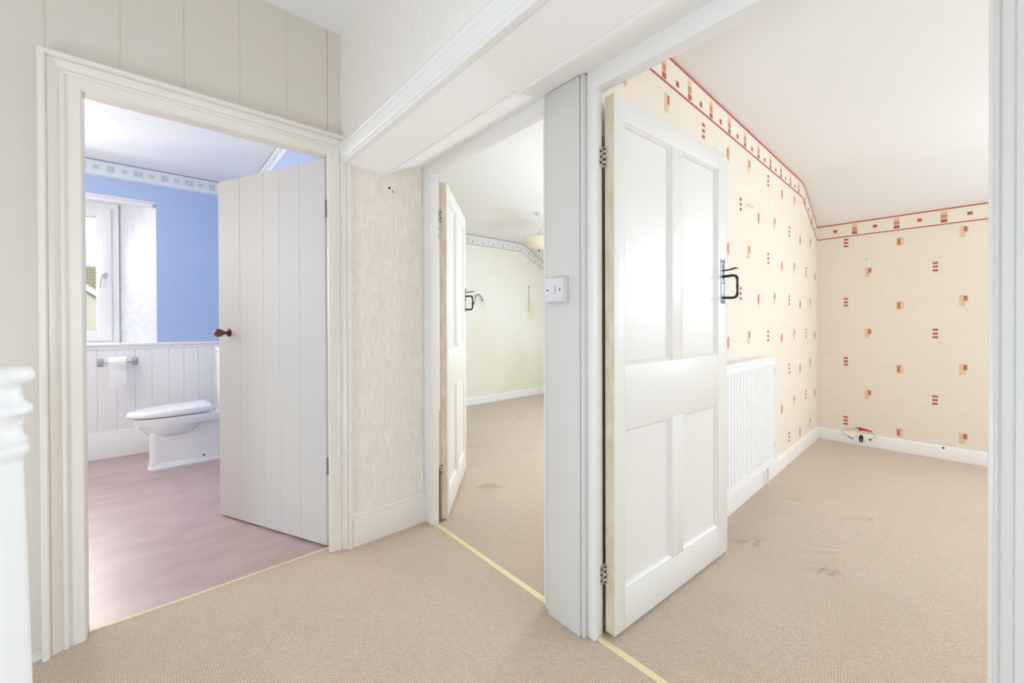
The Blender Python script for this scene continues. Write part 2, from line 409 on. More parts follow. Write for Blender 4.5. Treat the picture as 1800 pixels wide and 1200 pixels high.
casing('trim_4', 'white frame of the right doorway into the red motif bedroom',
       [((XC, O3[1], 0), (1.19, O3[1]+.03, ZH3+.002)), ((XC, O3[0]-.03, 0), (1.19, O3[0], ZH3+.002)), ((XC, O3[0]-.03, ZH3), (1.19, O3[1]+.03, 1.985))], WHITE)
boxo('rebate', (1.192, O3[1]+.0015, 0), (1.1985, O3[1]+.03, 1.76), GAPWOOD, bpy.data.objects['trim_4'])
boxo('rebate', (1.192, O2[1]+.0015, 0), (1.1985, O2[1]+.03, .30), GAPWOOD, bpy.data.objects['trim_3'])
# pillar board with beads
pil = empty('trim_5'); struct(pil, 'broad white pillar between the two bedroom doorways, carrying the light switch', 'pillar')
q = MB(); q.box((1.120, .906, 0), (1.15, 1.062, 1.962), .004); q.build('board', PILLAR, pil, 40)
q = MB(); q.box((1.134, 1.063, 0), (1.15, 1.088, 1.966), .004); q.build('bead', PILLAR, pil, 40)
q = MB(); q.box((1.1225, .8895, .0), (1.15, .9052, 1.966), .006); q.build('bead', PILLAR, pil, 40)
# right-hand architrave nearest the camera
q = MB()
prf = [(0, .002), (0, .011), (.0015, .0125), (.0085, .0125), (.0085, .0195), (.0105, .021), (.0125, .0200), (.0235, .0200), (.0245, .0245), (.027, .0255), (.037, .0255), (.0395, .023), (.042, .018), (.060, .018), (.064, .024), (.09, .024), (.09, .002)]
q.prism(prf, 0, 1.966, lambda p, h: (XC+.002-p[1], O3[0]-.006-p[0], h)); ob = q.build('trim_6', PILLAR, None, 30)
struct(ob, 'white moulded architrave at the right edge of the nearest doorway', 'trim')
struct(boxo('wall_near', (1.13, -1.5, 0), (XC+.012, -.115, 1.98), EGG), 'white wall beyond the right doorway edge', 'wall')

# bathroom architrave (mitred)
def frame_sweep(prof, aL, aR, zT, mapf):
    """prof: (u inward, v proud)."""
    q = MB(); rings = [[], [], [], []]
    for u, v in prof:
        rings[0].append(mapf(aL+u, v, 0)); rings[1].append(mapf(aL+u, v, zT-u)); rings[2].append(mapf(aR-u, v, zT-u)); rings[3].append(mapf(aR-u, v, 0))
    q.loft(rings, True, True); return q
pa = [(0, -.005), (0, .046), (.004, .050), (.015, .050), (.018, .045), (.0185, .034)] + [(.022+.020*t, .036-.014*math.sin(t*PI*.5)) for t in (0, .25, .5, .75, 1)] + \
     [(.044, .020), (.049, .0245), (.054, .0255), (.058, .0225), (.0595, .015), (.064, .014), (.088, .013), (.094, .012), (.0965, .008), (.0965, -.005)]
q = frame_sweep(pa, -.270, .740, 2.010, lambda a, v, z: (a, YA-v, z))
struct(q.build('trim_7', FRAMEP, None, 28), 'cream white moulded architrave around the bathroom doorway', 'trim')
# door lining behind it
q = MB()
q.box((-.19, YA-.004, 0), (-.172, 2.135, 1.935)); q.box((.656, YA-.004, 0), (.672, 2.135, 1.935)); q.box((-.19, YA-.004, 1.921), (.672, 2.135, 1.95))
struct(q.build('trim_8', FRAMEP), 'thin white lining of the bathroom doorway', 'trim')

# skirtings
def skirt_prof(h, t):
    return [(0, 0), (t, 0), (t, h-.034), (t-.002, h-.026), (t-.004, h-.024), (t-.0035, h-.016), (t-.006, h-.006), (t-.011, h), (0, h)]
q = MB(); q.prism(skirt_prof(.162, .018), .742, 1.152, lambda p, h: (h, YALC-p[0], p[1]))
struct(q.build('baseboard_alcove', FRAMEP, None, 30), 'white moulded skirting under the papered alcove wall', 'skirting')
q = MB(); q.prism([(0, 0), (.03, 0), (.027, .012), (.02, .02), (.008, .026), (0, .026)], -1.7, -.272, lambda p, h: (h, YA-p[0], p[1]))
struct(q.build('baseboard_left', CREAMP, None, 30), 'low cream floor bead left of the bathroom architrave', 'skirting')

# threshold strips
def strip(name, a, b, w, label):
    a, b = Vector((*a, 0)), Vector((*b, 0)); d = (b-a).normalized(); n = Vector((-d.y, d.x, 0))
    q = MB(); pr = [(-w/2, 0), (-w/2+.002, .003), (-w*.2, .0055), (w*.2, .0055), (w/2-.002, .003), (w/2, 0), (w/2, -.01), (-w/2, -.01)]
    q.loft([[tuple(P+n*u+Vector((0, 0, z))) for u, z in pr] for P in (a, b)])
    ob = q.build(name, GOLD, None, 30); tag(ob, label, 'threshold strip'); return ob
strip('threshold_strip', (1.168, 1.946), (1.168, 1.107), .024, 'gold metal threshold strip in the middle doorway')
strip('threshold_strip', (1.168, .858), (1.168, -.02), .024, 'gold metal threshold strip in the right doorway')
strip('threshold_strip', (-.17, 2.096), (.655, 2.096), .006, 'thin gold edging between mauve vinyl and tan carpet')

# ================================================================ DOORS
def hinge(parent, x, y, z0, z1, plate_boxes, screws, side=1):
    q = MB(); q.lathe([(.0065, 0), (.0065, z1-z0)], (x, y, z0), (0, 0, 1), 10)
    for a, b in plate_boxes[1:]: q.box(a, b)
    h = q.build('hinge', mat('chipped_hinge_paint', (214, 208, 198), .5, ('n', (90, 90, 90), .6, .002), ((140, 140, 160), (150, 138, 124))), parent, 40)
    lf = MB(); lf.box(*plate_boxes[0], .0008); lf.build('hinge_leaf', WORN, h, 40)
    k = MB()
    for (p, ax) in screws: k.lathe([(.0001, .0012), (.0042, .0010), (.0045, 0)], p, ax, 8)
    k.build('screw', DARK, h)
    return h

def panel_door(name, hx, hy, tx, ty, W_, H_, label, T=.04):
    rz = math.atan2(ty-hy, tx-hx)
    e = empty(name, (hx, hy, .012), rz); struct(e, label, 'door')
    X = [0, .060, .372, .456, .768, W_]
    if W_ < .83: X = [0, .060, .345, .425, .715, W_]
    Zs = [0, .140, .712, .940, 1.800, H_]
    def b(nm, x0, x1, z0, z1): return boxo(nm, (x0, 0, z0), (x1, T, z1), DOORG, e, .0015)
    b('stile', X[0], X[1], 0, H_); b('stile', X[4], X[5], 0, H_)
    b('rail', X[1], X[4], 0, Zs[1]); b('rail', X[1], X[4], Zs[2], Zs[3]); b('rail', X[1], X[4], Zs[4], H_)
    b('muntin', X[2], X[3], Zs[1], Zs[2]); b('muntin', X[2], X[3], Zs[3], Zs[4])
    for (x0, x1) in ((X[1], X[2]), (X[3], X[4])):
        for (z0, z1) in ((Zs[1], Zs[2]), (Zs[3], Zs[4])):
            p = MB(); p.box((x0, .014, z0), (x1, T-.012, z1)); pn = p.build('panel', DOORG, e)
            mo = MB()      # planted moulding round the panel, both as one mitred ring
            pr = [(0, .0145), (0, .003), (.004, .002), (.008, .005), (.012, .0105), (.014, .0145)]
            rings = []
            for (cx, cz, sx, sz) in ((x0, z0, 1, 1), (x1, z0, -1, 1), (x1, z1, -1, -1), (x0, z1, 1, -1), (x0, z0, 1, 1)):
                rings.append([(cx+sx*u, v, cz+sz*u) for u, v in pr])
            mo.loft(rings, False, False); mo.build('moulding', DOORG, pn, 30)
    boxo('worn_edge', (-.0015, .001, .0), (0, T-.001, H_-.004), WORN, e)['label'] = 'worn cream hinge edge'
    return e, T
def latch(e, x, zb, zt, gb, gt, zth, proj, mirror=1):
    """black thumb latch on the face y=0, projecting to -y"""
    q = MB(); q.box((x-.019, -.003, zb), (x+.019, 0, zt), .001)
    # rounded ends
    h = q.build('handle', IRONP, e, 40)
    h['label'] = 'black iron thumb latch handle'
    g = MB()
    pts = [(x, -.002, gt), (x, -proj*.72, gt+.002)] + [(x, -proj*.72-proj*.28*math.sin(t*PI/2), gt-.016+.018*math.cos(t*PI/2)) for t in (.33, .66, 1)] + \
          [(x, -proj, (gb+gt)/2)] + [(x, -proj*.72-proj*.28*math.cos(t*PI/2), gb+.016-.018*math.sin(t*PI/2)) for t in (0, .33, .66)] + [(x, -proj*.72, gb-.002), (x, -.002, gb)]
    g.tube(pts, .0062, 10); g.build('grip', BLACK, h, 60)
    t = MB()
    t.loft([[(x-w, y, z), (x+w, y, z), (x+w, y, z+th), (x-w, y, z+th)] for (y, z, w, th) in ((0, zth-.004, .003, .006), (-.03, zth-.003, .003, .006), (-.042, zth-.001, .009, .006), (-.058, zth+.003, .011, .005), (-.07, zth+.002, .007, .003))])
    t.build('thumb_piece', BLACK, h, 50)
    s = MB()
    for zz in (zb+.012, zt-.012, gt-.03):
        for dx in (-.009, .009): s.lathe([(.0035, 0), (.0035, .002), (.0005, .003)], (x+dx, -.003, zz), (0, -1, 0), 8)
    s.build('screw', DARK, h)
    bk = MB(); bk.box((x-.0035, -.0045, zth-.05), (x+.0035, -.003, zth+.03)); bk.build('slot', BLACK, h)

d3, T = panel_door('door_3', 1.200, .817, 2.057, .771, .863, 1.885, 'white four panel door standing open against the red motif wallpaper')
latch(d3, .812, 1.178, 1.388, 1.207, 1.306, 1.335, .066)
for z0, z1 in ((1.636, 1.705), (.170, .238)):
    hinge(d3, -.0045, .039, z0, z1, [((-.003, .003, z0), (0, .032, z1)), ((-.034, .0415, z0), (-.006, .0440, z1))],
          [((-.022, .0413, z0+dz), (-.25, -1, 0)) for dz in (.014, .034, .054)] + [((-.010, .0345, z0+dz), (-.5, -1, 0)) for dz in (.008, .026, .046, .062)])
d2, T = panel_door('door_2', 1.239, 1.940, 1.783, 2.529, .802, 1.878, 'white four panel door half open into the ivory bedroom')
latch(d2, .765, 1.176, 1.356, 1.197, 1.294, 1.325, .055)
for z0, z1 in ((1.655, 1.725), (.245, .305)):
    hinge(d2, -.0055, .036, z0, z1, [((-.003, .003, z0), (0, .032, z1))],
          [((-.010, .031, z0+dz), (-.7, -.7, 0)) for dz in (.02, .055)])

# bathroom boarded door; face with knob looks at the landing
rz = math.atan2(2.869-2.108, .299-.645)
d1 = empty('door_1', (.645, 2.108, .010), rz); struct(d1, 'white boarded door open into the bathroom with brown wooden knob', 'door')
bx = [0, .178, .331, .455, .650, .842]
for i in range(5):
    q = MB(); a, b_ = bx[i]+.0002, bx[i+1]-.0002
    zt = 1.905
    # thickness towards -n i.e. local +y is n ; visible face at y=0, body at y>0 is n side -> use y negative mirrored
    q.prism([(a, -.032), (b_, -.032), (b_, -.002), (b_-.0025, 0), (a+.0025, 0), (a, -.002)], 0, zt, lambda p, h: (p[0], p[1], h))
    q.build('plank', DOORP, d1)
kn = MB(); kn.lathe([(.0001, .0), (.021, .0), (.022, .003), (.020, .006), (.013, .008), (.0001, .009)], (.747, 0, 1.045), (0, 1, 0), 20)
kn = kn.build('handle', BRONZE, d1, 50); kn['label'] = 'brown wooden knob on a dark rose'
q = MB(); q.lathe([(.009, .004), (.0095, .018), (.011, .026), (.015, .034), (.020, .044), (.0225, .054), (.0215, .064), (.016, .073), (.008, .078), (.0002, .079)], (.747, 0, 1.045), (0, 1, 0), 24)
q.build('knob', WOOD, kn, 60)
q = MB(); q.box((.838, -.034, .97), (.8435, -.004, 1.11)); q.build('latch_plate', BRONZE, d1)
for z0 in (.35, 1.62):
    q = MB(); q.lathe([(.006, 0), (.006, .08)], (-.006, -.006, z0), (0, 0, 1), 10); q.box((-.004, -.03, z0), (.001, -.004, z0+.08)); q.build('hinge', mat('dull_grey_hinge', (128, 122, 116), .5, metal=.3), d1)

# ================================================================ BATHROOM
YB = 4.765
wx0, wx1, wz0, wz1 = -1.25, .046, .946, 2.163
q = MB()
q.box((-2.0, YB, 0), (wx0, 5.10, 2.5)); q.box((wx1, YB, 0), (.80, 5.10, 2.5)); q.box((wx0, YB, 0), (wx1, 5.10, wz0)); q.box((wx0, YB, wz1), (wx1, 5.10, 2.5))
wb = struct(q.build('wall_bathroom', BLUE), 'blue painted bathroom wall with the deep window', 'wall')
# splayed reveal
q = MB()
q.prism([(wx1+.001, YB-.001), (-.205, 5.03), (-.205, 5.09), (wx1+.001, 5.09)], wz0, wz1, lambda p, h: (p[0], p[1], h))
q.prism([(wx0-.001, YB-.001), (-1.0, 5.03), (-1.0, 5.09), (wx0-.001, 5.09)], wz0, wz1, lambda p, h: (p[0], p[1], h))
q.build('reveal', REVEAL, wb)
q = MB(); q.box((wx0, YB-.0005, wz1-.006), (wx1, 5.09, wz1+.001)); q.build('reveal_head', CEIL, wb)
q = MB(); q.box((-2.0, 2.13, 2.46), (.80, 5.1, 2.6)); struct(q.build('ceiling', CEIL), 'white ceiling over the bathroom', 'ceiling')
# bathroom side walls
wr = struct(boxo('wall_bathroom', (.735, 2.13, 0), (.85, YB, 2.5), BLUE), 'pale blue bathroom side wall behind the open boarded door', 'wall')
q = MB(); q.box((-2.1, 2.13, 0), (-2.0, YB, 2.5)); struct(q.build('wall_bathroom', EGG), 'white bathroom end wall out past the window', 'wall')
# wallpaper border in bathroom
def quad(q, P, u0, u1, v0, v1, d, mi):
    """P(u,v,d) maps to world"""
    q.mi = mi; q.poly([P(u0, v0, d), P(u1, v0, d), P(u1, v1, d), P(u0, v1, d)])
def bath_border(P, u0, u1, parent, ustart):
    q = MB()
    quad(q, P, u0, u1, 2.323, 2.460, .0012, 0); quad(q, P, u0, u1, 2.451, 2.460, .0016, 3); quad(q, P, u0, u1, 2.323, 2.337, .0016, 4)
    k = 0; u = ustart
    while u < u1-.03:
        w, h = ((.030, .024), (.040, .046), (.030, .024), (.054, .042))[k % 4]
        quad(q, P, u-w/2-.012, u+w/2+.012, 2.397-h/2-.014, 2.397+h/2+.014, .0016, 2 if False else 5)
        quad(q, P, u-w/2, u+w/2, 2.397-h/2, 2.397+h/2, .002, 1)
        quad(q, P, u-w/5, u+w/5, 2.397-h/5, 2.397+h/5, .0024, 2)
        u += .0855; k += 1
    return q.build('wallpaper_border', [BORDB, BLU1, BLU2, BLUL, LAV, mat('border_motif_ground', (222, 227, 228), .75)], parent, recalc=False)
bath_border(lambda u, v, d: (u, YB-d, v), -1.9, .735, wb, -.321-.0855*16)
bath_border(lambda u, v, d: (.735-d, u, v), 2.2, YB, wr, 2.3)
# dado matchboarding
pan = empty('trim_9'); struct(pan, 'white matchboard dado behind the toilet with a ledge on top', 'panelling')
gx = [-.88, -.775, -.66, -.55, -.437, -.324, -.206, -.094, .013, .126, .231, .335, .443, .555, .66, .735]
for i in range(len(gx)-1):
    q = MB(); a, b_ = gx[i]+.0004, gx[i+1]-.0004
    q.prism([(a, YB-.001), (a, YB-.014), (a+.0035, YB-.017), (b_-.0035, YB-.017), (b_, YB-.014), (b_, YB-.001)], .20, .905, lambda p, h: (p[0], p[1], h))
    q.build('plank', PANEL, pan)
q = MB(); q.prism([(YB-.001, .897), (YB-.024, .897), (YB-.026, .918), (YB-.034, .926), (YB-.036, .940), (YB-.032, .946), (YB-.001, .946)], -1.98, .735, lambda p, h: (h, p[0], p[1])); q.build('ledge', UPVC, pan, 30)
q = MB(); q.box((wx0, YB-.001, wz0-.02), (wx1, 5.0, wz0+.002)); q.build('window_board', UPVC, pan)
q = MB(); q.box((-1.98, YB-.013, 0), (-.88, YB-.001, .91)); q.build('plain_panel', PANEL, pan)
q = MB(); q.prism([(YB-.001, 0), (YB-.030, 0), (YB-.030, .195), (YB-.026, .202), (YB-.026, .207), (YB-.022, .216), (YB-.001, .222)], -1.98, .735, lambda p, h: (h, p[0], p[1]))
struct(q.build('baseboard_bathroom', PANEL, None, 30), 'deep white bathroom skirting left of the toilet', 'skirting')
# window
w1 = empty('window_1'); struct(w1, 'white casement window in a deep reveal above the toilet', 'window')
yf = 5.005
def rect_ring(name, x0, x1, z0, z1, w, y0, y1, parent, mat_=UPVC, ww=None):
    q = MB(); ww = ww or w
    rings = [[(x, y, z) for (x, z) in pts] for pts, y in ()]
    q.box((x0, y0, z0), (x0+w, y1, z1), .003); q.box((x1-w, y0, z0), (x1, y1, z1), .003)
    q.box((x0+w-.001, y0, z0), (x1-w+.001, y1, z0+ww), .003); q.box((x0+w-.001, y0, z1-ww), (x1-w+.001, y1, z1), .003)
    return q.build(name, mat_, parent, 40)
rect_ring('window_frame', -1.0, -.2, .95, 2.16, .052, yf-.01, yf+.06, w1)
sash = rect_ring('window_sash', -.955, -.247, .967, 2.11, .085, yf-.03, yf+.03, w1, UPVC, .075)
rect_ring('glazing_bead', -.872, -.330, 1.036, 2.037, .012, yf-.022, yf+.02, sash)
q = MB(); q.box((-.872, yf, 1.035), (-.33, yf+.004, 2.04)); q.build('window_pane', GLASS, sash)
q = MB(); q.box((-.300, yf-.04, 1.50), (-.280, yf-.028, 1.56), .003); q.tube([(-.29, yf-.04, 1.545), (-.29, yf-.06, 1.545), (-.300, yf-.064, 1.535), (-.310, yf-.064, 1.50), (-.318, yf-.064, 1.42)], [.008, .008, .008, .007, .006], 8)
q.build('window_handle', mat('pale_grey_handle', (206, 208, 212), .35), sash, 50)
# roller blind at the head of the reveal
bl = empty('roller_blind', (0, 0, 0)); tag(bl, 'slim white roller blind across the top of the bathroom window', 'blind')
q = MB(); q.lathe([(.013, 0), (.013, 1.22)], (-1.2, YB+.004, 2.145), (1, 0, 0), 14); q.build('tube', UPVC, bl, 50)
q = MB(); q.lathe([(.0001, 0), (.019, .001), (.019, .012), (.012, .018), (.0001, .019)], (.018, YB+.004, 2.145), (1, 0, 0), 16); q.build('bracket', mat('pale_grey_bracket', (216, 218, 224), .4), bl, 50)
q = MB(); q.box((-1.24, YB-.012, 2.163), (.046, YB+.006, 2.176), .003); q.build('head_rail', UPVC, bl, 40)

# toilet (faces -x)
CY = 4.25
to = empty('toilet', (.1, CY, 0)); tag(to, 'white ceramic toilet with closed lid under the bathroom window', 'toilet')
def uoutline(tip, back, hw, n=28, frontlen=.26, pw=2.15, yb=None):
    pts = []
    for i in range(n+1):
        a = -PI/2 + PI*i/n
        c, s = math.cos(a), math.sin(a)
        pts.append((tip+frontlen - frontlen*(abs(c)**(2/pw)), hw*math.copysign(abs(s)**(2/pw), s)))
    w = hw*(yb or .96)
    return pts + [(back-.02, w), (back, w-.02), (back, -w+.02), (back-.02, -w)]
def shell(rings_spec, name, mat_, parent, origin):
    q = MB(); rs = []
    for (tip, back, hw, z, fl, tilt) in rings_spec:
        rs.append([(x-origin[0], y, z+tilt*(x-tip)) for x, y in uoutline(tip, back, hw, frontlen=fl)])
    q.loft(rs); return q.build(name, mat_, parent, 50)
og = (.1, CY)
lid = [(-.120, .366, .165, .394, .26, .012), (-.136, .372, .180, .396, .27, .012), (-.142, .374, .184, .403, .275, .014), (-.141, .374, .183, .414, .275, .024), (-.132, .372, .176, .428, .26, .038), (-.118, .368, .166, .434, .25, .044), (-.06, .345, .12, .440, .22, .047)]
shell(lid, 'lid', CERAM, to, og)
pan_ = [(-.075, .70, .163, .322, .25, .0), (-.096, .70, .180, .328, .26, .004), (-.098, .70, .183, .345, .26, .006), (-.108, .70, .184, .375, .265, .01), (-.108, .70, .182, .386, .265, .012), (-.09, .69, .165, .389, .26, .012)]
shell(pan_, 'pan_rim', CERAM, to, og)
bowl = [(-.008, .17, .12, .238, .12, 0), (-.016, .21, .150, .246, .15, 0), (-.040, .255, .167, .266, .18, 0), (-.064, .285, .177, .297, .21, 0), (-.075, .30, .181, .330, .22, 0)]
shell(bowl, 'bowl', CERAM, to, og)
q = MB()
def rrect(x0, x1, hw, r, z):
    pts = []
    for cx, cy, a0 in ((x1-.01, hw-.01, 0), (x0+r, hw-r, PI/2), (x0+r, -hw+r, PI), (x1-.01, -hw+.01, 1.5*PI)):
        rr = r if cx < .3 else .01
        pts += [(p[0]-.1, p[1], z) for p in arc(cx, cy, rr, a0, a0+PI/2, 5)]
    return pts
q.loft([rrect(-.020, .70, .158, .04, 0), rrect(-.020, .70, .158, .04, .010), rrect(-.012, .70, .146, .04, .018), rrect(-.010, .70, .142, .04, .05), rrect(-.008, .70, .140, .04, .26), rrect(.0, .70, .140, .04, .335)])
q.build('pedestal', CERAM, to, 50)
q = MB(); q.box((.325, -.20, .38), (.59, .20, .88), .02); q.box((.315, -.21, .88), (.6, .21, .915), .012); q.build('cistern', CERAM, to, 40)
q = MB(); q.lathe([(.009, 0), (.009, .003), (.0001, .006)], (.22, -.153, .055), (0, -1, 0), 10); q.build('bolt_cap', GREYT, to)
for dy in (-.07, .07):
    q = MB(); q.lathe([(.016, -.02), (.016, .02)], (.29, dy, .405), (0, 1, 0), 12); q.build('seat_hinge', CERAM, to, 40)

# toilet roll + holder
th = empty('toilet_roll_holder', (-.2, YB-.017, .79)); tag(th, 'chrome toilet roll holder on the white dado boards', 'holder')
for sx in (-1, 1):
    q = MB(); q.box((sx*.105-.018, -.006, -.032), (sx*.105+.018, 0, .032), .003); q.build('wall_plate', CHROME, th, 40)
    q = MB(); q.tube([(sx*.105, 0, 0), (sx*.1, -.03, 0), (sx*.085, -.058, 0)], .007, 8); q.build('arm', CHROME, th, 50)
q = MB(); q.lathe([(.006, -.085), (.006, .085)], (0, -.058, 0), (1, 0, 0), 12); q.build('spindle', CHROME, th, 50)
tr = empty('toilet_roll', (-.2, YB-.075, .79)); tag(tr, 'white toilet roll hanging on the chrome holder', 'toilet roll')
q = MB(); q.lathe([(.018, -.053), (.046, -.053), (.047, -.05), (.047, .05), (.046, .053), (.018, .053), (.018, -.053)], (0, 0, 0), (1, 0, 0), 32); q.build('roll', TISSUE, tr, 50)
q = MB(); rs = []
for z in (.0, -.05, -.1, -.16, -.215):
    y = -.0475 + .010*(abs(z)/.2)**1.3
    rs.append([(-.052+.002*math.sin(z*40), y, z), (.052+.002*math.sin(z*40), y, z), (.052, y+.0012, z), (-.052, y+.0012, z)])
q.loft(rs); q.build('loose_sheet', TISSUE, tr, 60)

# ================================================================ OUTSIDE
hs = empty('neighbour_house', (-1.6, 18, -2.7)); tag(hs, 'cream rendered house with mossy tiled roof seen through the bathroom window', 'house')
H0 = Vector((-1.6, 18, -2.7))
def L(p): return tuple(Vector(p)-H0)
q = MB(); ap = (-3.6, 4.05)
q.prism([(-7.5, -2.7), (.6, -2.7), (.6, .52), (-3.45, 3.78), (-7.5, .52)], 18.0, 24, lambda p, h: L((p[0], h, p[1]))); q.build('wall', RENDERW, hs)
q = MB()
q.prism([(.75, .38), (-3.45, 3.78), (-3.45, 3.98), (.9, .46)], 17.85, 17.93, lambda p, h: L((p[0], h, p[1]))); q.build('bargeboard', BARGE, hs)
q = MB(); q.prism([(-7.65, .38), (-3.45, 3.78), (-3.45, 3.98), (-7.8, .46)], 17.85, 17.93, lambda p, h: L((p[0], h, p[1]))); q.build('bargeboard', BARGE, hs)
rf = MB()     # tiled slope of the rear wing: courses of real steps, hipped end
for k in range(16):
    t0, t1 = k/16, (k+1)/16
    z0, z1 = 1.2+2.6*t0*1.0, 1.2+2.6*t1
    y0, y1 = 24+3.2*t0, 24+3.2*t1
    xr0, xr1 = 1.6-3.2*t0, 1.6-3.2*t1
    rf.poly([L((-9, y0-.05, z0+.03)), L((xr0, y0-.05, z0+.03)), L((xr1, y1, z1+.03)), L((-9, y1, z1+.03))])
    rf.poly([L((-9, y0-.05, z0-.02)), L((xr0, y0-.05, z0-.02)), L((xr0, y0-.05, z0+.03)), L((-9, y0-.05, z0+.03))])
rf.build('roof', ROOFT, hs)
q = MB(); q.prism([(.9, .46), (-3.45, 3.98), (-7.8, .46), (-7.65, .38), (-3.45, 3.78), (.75, .38)], 17.9, 24, lambda p, h: L((p[0], h, p[1]))); q.build('gable_roof', ROOFT, hs)
q = MB(); q.tube([L((-1.52, 17.93, -2.6)), L((-1.52, 17.93, 2.0))], .035, 8); q.build('downpipe', REDP, hs)
q = MB(); N = 60
rs = []
for i in range(N+1):
    x = -6+8*i/N
    rs.append([(x+6, -.5+random.uniform(-.05, .05), 0), (x+6, -.45+random.uniform(-.06, .06), 3.55+random.uniform(-.12, .12)), (x+6, 0, 3.75+random.uniform(-.14, .14)), (x+6, .45, 3.5), (x+6, .5, 0)])
q.loft(rs); hd = q.build('hedge', LEAF, None); hd.location = (-6, 13.2, -2.7); tag(hd, 'tall brown green hedge below the bathroom window view', 'hedge')
struct(boxo('ground', (-30, 5.2, -2.8), (30, 60, -2.7), LAWN), 'grass outside the bathroom window', 'ground')

# ================================================================ PEACH BEDROOM (right doorway)
q = MB()
q.prism([(1.2, yw(1.2)), (4.9, yw(4.9)), (4.9, yw(4.9)+.06), (1.2, yw(1.2)+.08)], 0, 2.36, lambda p, h: (p[0], p[1], h))
w3 = struct(q.build('wall_bedroom', PAPER3), 'cream wall with red motif paper behind the open door and radiator', 'wall')
w3f = struct(boxo('wall_far', (XW, -2.6, 0), (XW+.1, 1.02, 2.36), PAPER3), 'far cream wall with red motif paper above the loose wiring', 'wall')
struct(boxo('wall_bedroom', (1.2, -2.7, 0), (4.9, -2.6, 2.36), PAPER3), 'cream bedroom wall out of sight to the right', 'wall')
def ceil_room(y0, y1, label, mt=CEIL):
    q = MB()
    q.prism([(1.16, 2.314), (4.18, 2.314), (4.26, 2.296), (4.33, 2.264), (XW+.02, 2.012), (XW+.02, 2.5), (1.16, 2.5)], y0, y1, lambda p, h: (p[0], h, p[1]))
    return struct(q.build('ceiling', mt, None, 25), label, 'ceiling')
ceil_room(-2.65, 1.0, 'white ceiling sloping down over the red motif bedroom')
# wallpaper print
def motif(q, P, kind, u, v):
    if kind == 'bars':
        for k in (-1, 0, 1): quad(q, P, u-.0155, u+.0155, v+k*.0305-.0085, v+k*.0305+.0085, .0012, 0)
    elif kind == 'A':
        quad(q, P, u-.022, u+.010, v-.044, v+.042, .0010, 3); quad(q, P, u-.014, u+.008, v-.012, v+.042, .0012, 2)
        quad(q, P, u+.000, u+.023, v-.006, v+.036, .0014, 1); quad(q, P, u+.004, u+.013, v-.003, v+.033, .0016, 0)
    else:
        quad(q, P, u-.023, u+.023, v-.030, v+.032, .0010, 2); quad(q, P, u-.018, u+.004, v-.024, v+.026, .0012, 1)
        quad(q, P, u-.007, u+.000, v-.032, v+.030, .0014, 0); quad(q, P, u+.002, u+.009, v-.044, v+.040, .0014, 2)
def Pl(u, v, d): return (u, yw(u)-d, v)
def Pf(u, v, d): return (XW-d, u, v)      # u = world y ; mirrored by -u below
q = MB()
for n_ in range(-3, 5):
    for (kind, off, ph) in (('bars', 0, 1), ('A', .150, 0), ('B', .343, 1)):
        u = 2.700+.548*n_+off
        if u < 1.25 or u > 4.76: continue
        par = (ph+n_) % 2       # alternate half drops
        base = .195 if par == 1 else .467
        if kind == 'B': base -= .022
        for k in range(5):
            v = base+.543*k
            top = 2.17 if u < 4.2 else 2.17-(u-4.2)*.545
            if v < .14 or v > top: continue
            motif(q, Pl, kind, u, v)
pm = [RED1, RED2, RED3, TAN]
tag(q.build('wallpaper_pattern', pm, w3, recalc=False), kind='stuff')
q = MB()
for (kind, y, b0) in (('bars', .760, .203), ('A', .605, .464), ('B', .400, .161), ('bars', .190, .468), ('A', .036, .188), ('B', -.165, .44), ('bars', -.37, .203), ('A', -.52, .464)):
    for k in range(4):
        v = b0+.543*k
        if v > 1.87 or v < .13: continue
        motif(q, lambda u, vv, d: (XW-d, -u, vv), kind, -y, v)
tag(q.build('wallpaper_pattern', pm, w3f, recalc=False), kind='stuff')
# border
def border_motifs(q, P, u, v, k, lift=0):
    if k % 2 == 0:
        quad(q, P, u-.014, u+.014, v-.013, v+.013, .0022, 1)
    else:
        v += lift
        quad(q, P, u-.018, u+.018, v-.046, v-.020, .0022, 1); quad(q, P, u-.018, u+.018, v-.014, v+.018, .0022, 2)
        quad(q, P, u-.018, u+.018, v+.018, v+.034, .0022, 3); quad(q, P, u-.018, u+.018, v+.034, v+.046, .0022, 4)
tl = [(1.22, 2.313), (4.16, 2.313), (4.24, 2.302), (4.31, 2.275), (XW-.002, 2.014)]
lo = [(1.22, 2.180), (4.16, 2.180), (4.20, 2.178), (4.235, 2.160), (XW-.002, 1.884)]
q = MB()
def strip_between(a, b, d, mi, P):
    q.mi = mi
    for i in range(len(a)-1): q.poly([P(*b[i], d), P(*b[i+1], d), P(*a[i+1], d), P(*a[i], d)])
strip_between(tl, lo, .0012, 0, Pl)
strip_between(tl, [(u, v-.012) for u, v in tl], .0020, 5, Pl); strip_between([(u, v+.010) for u, v in lo], lo, .0020, 5, Pl)
for k in range(22):
    u = 1.331+.131*k
    if u < 4.15: border_motifs(q, Pl, u, 2.219, k, .022)
for k, u in enumerate((4.29, 4.42, 4.55, 4.68)): border_motifs(q, Pl, u, 2.22-(u-4.21)*.5, k+1)
bm_ = [BORD3, RED1, RED2, RED3, TAN, REDL]
q.build('wallpaper_border', bm_, w3, recalc=False)
q = MB(); Pm = lambda u, v, d: (XW-d, -u, v)
strip_between([(-yw(XW)+.0, 2.016), (2.5, 2.016)], [(-yw(XW)+.0, 1.886), (2.5, 1.886)], .0012, 0, Pm)
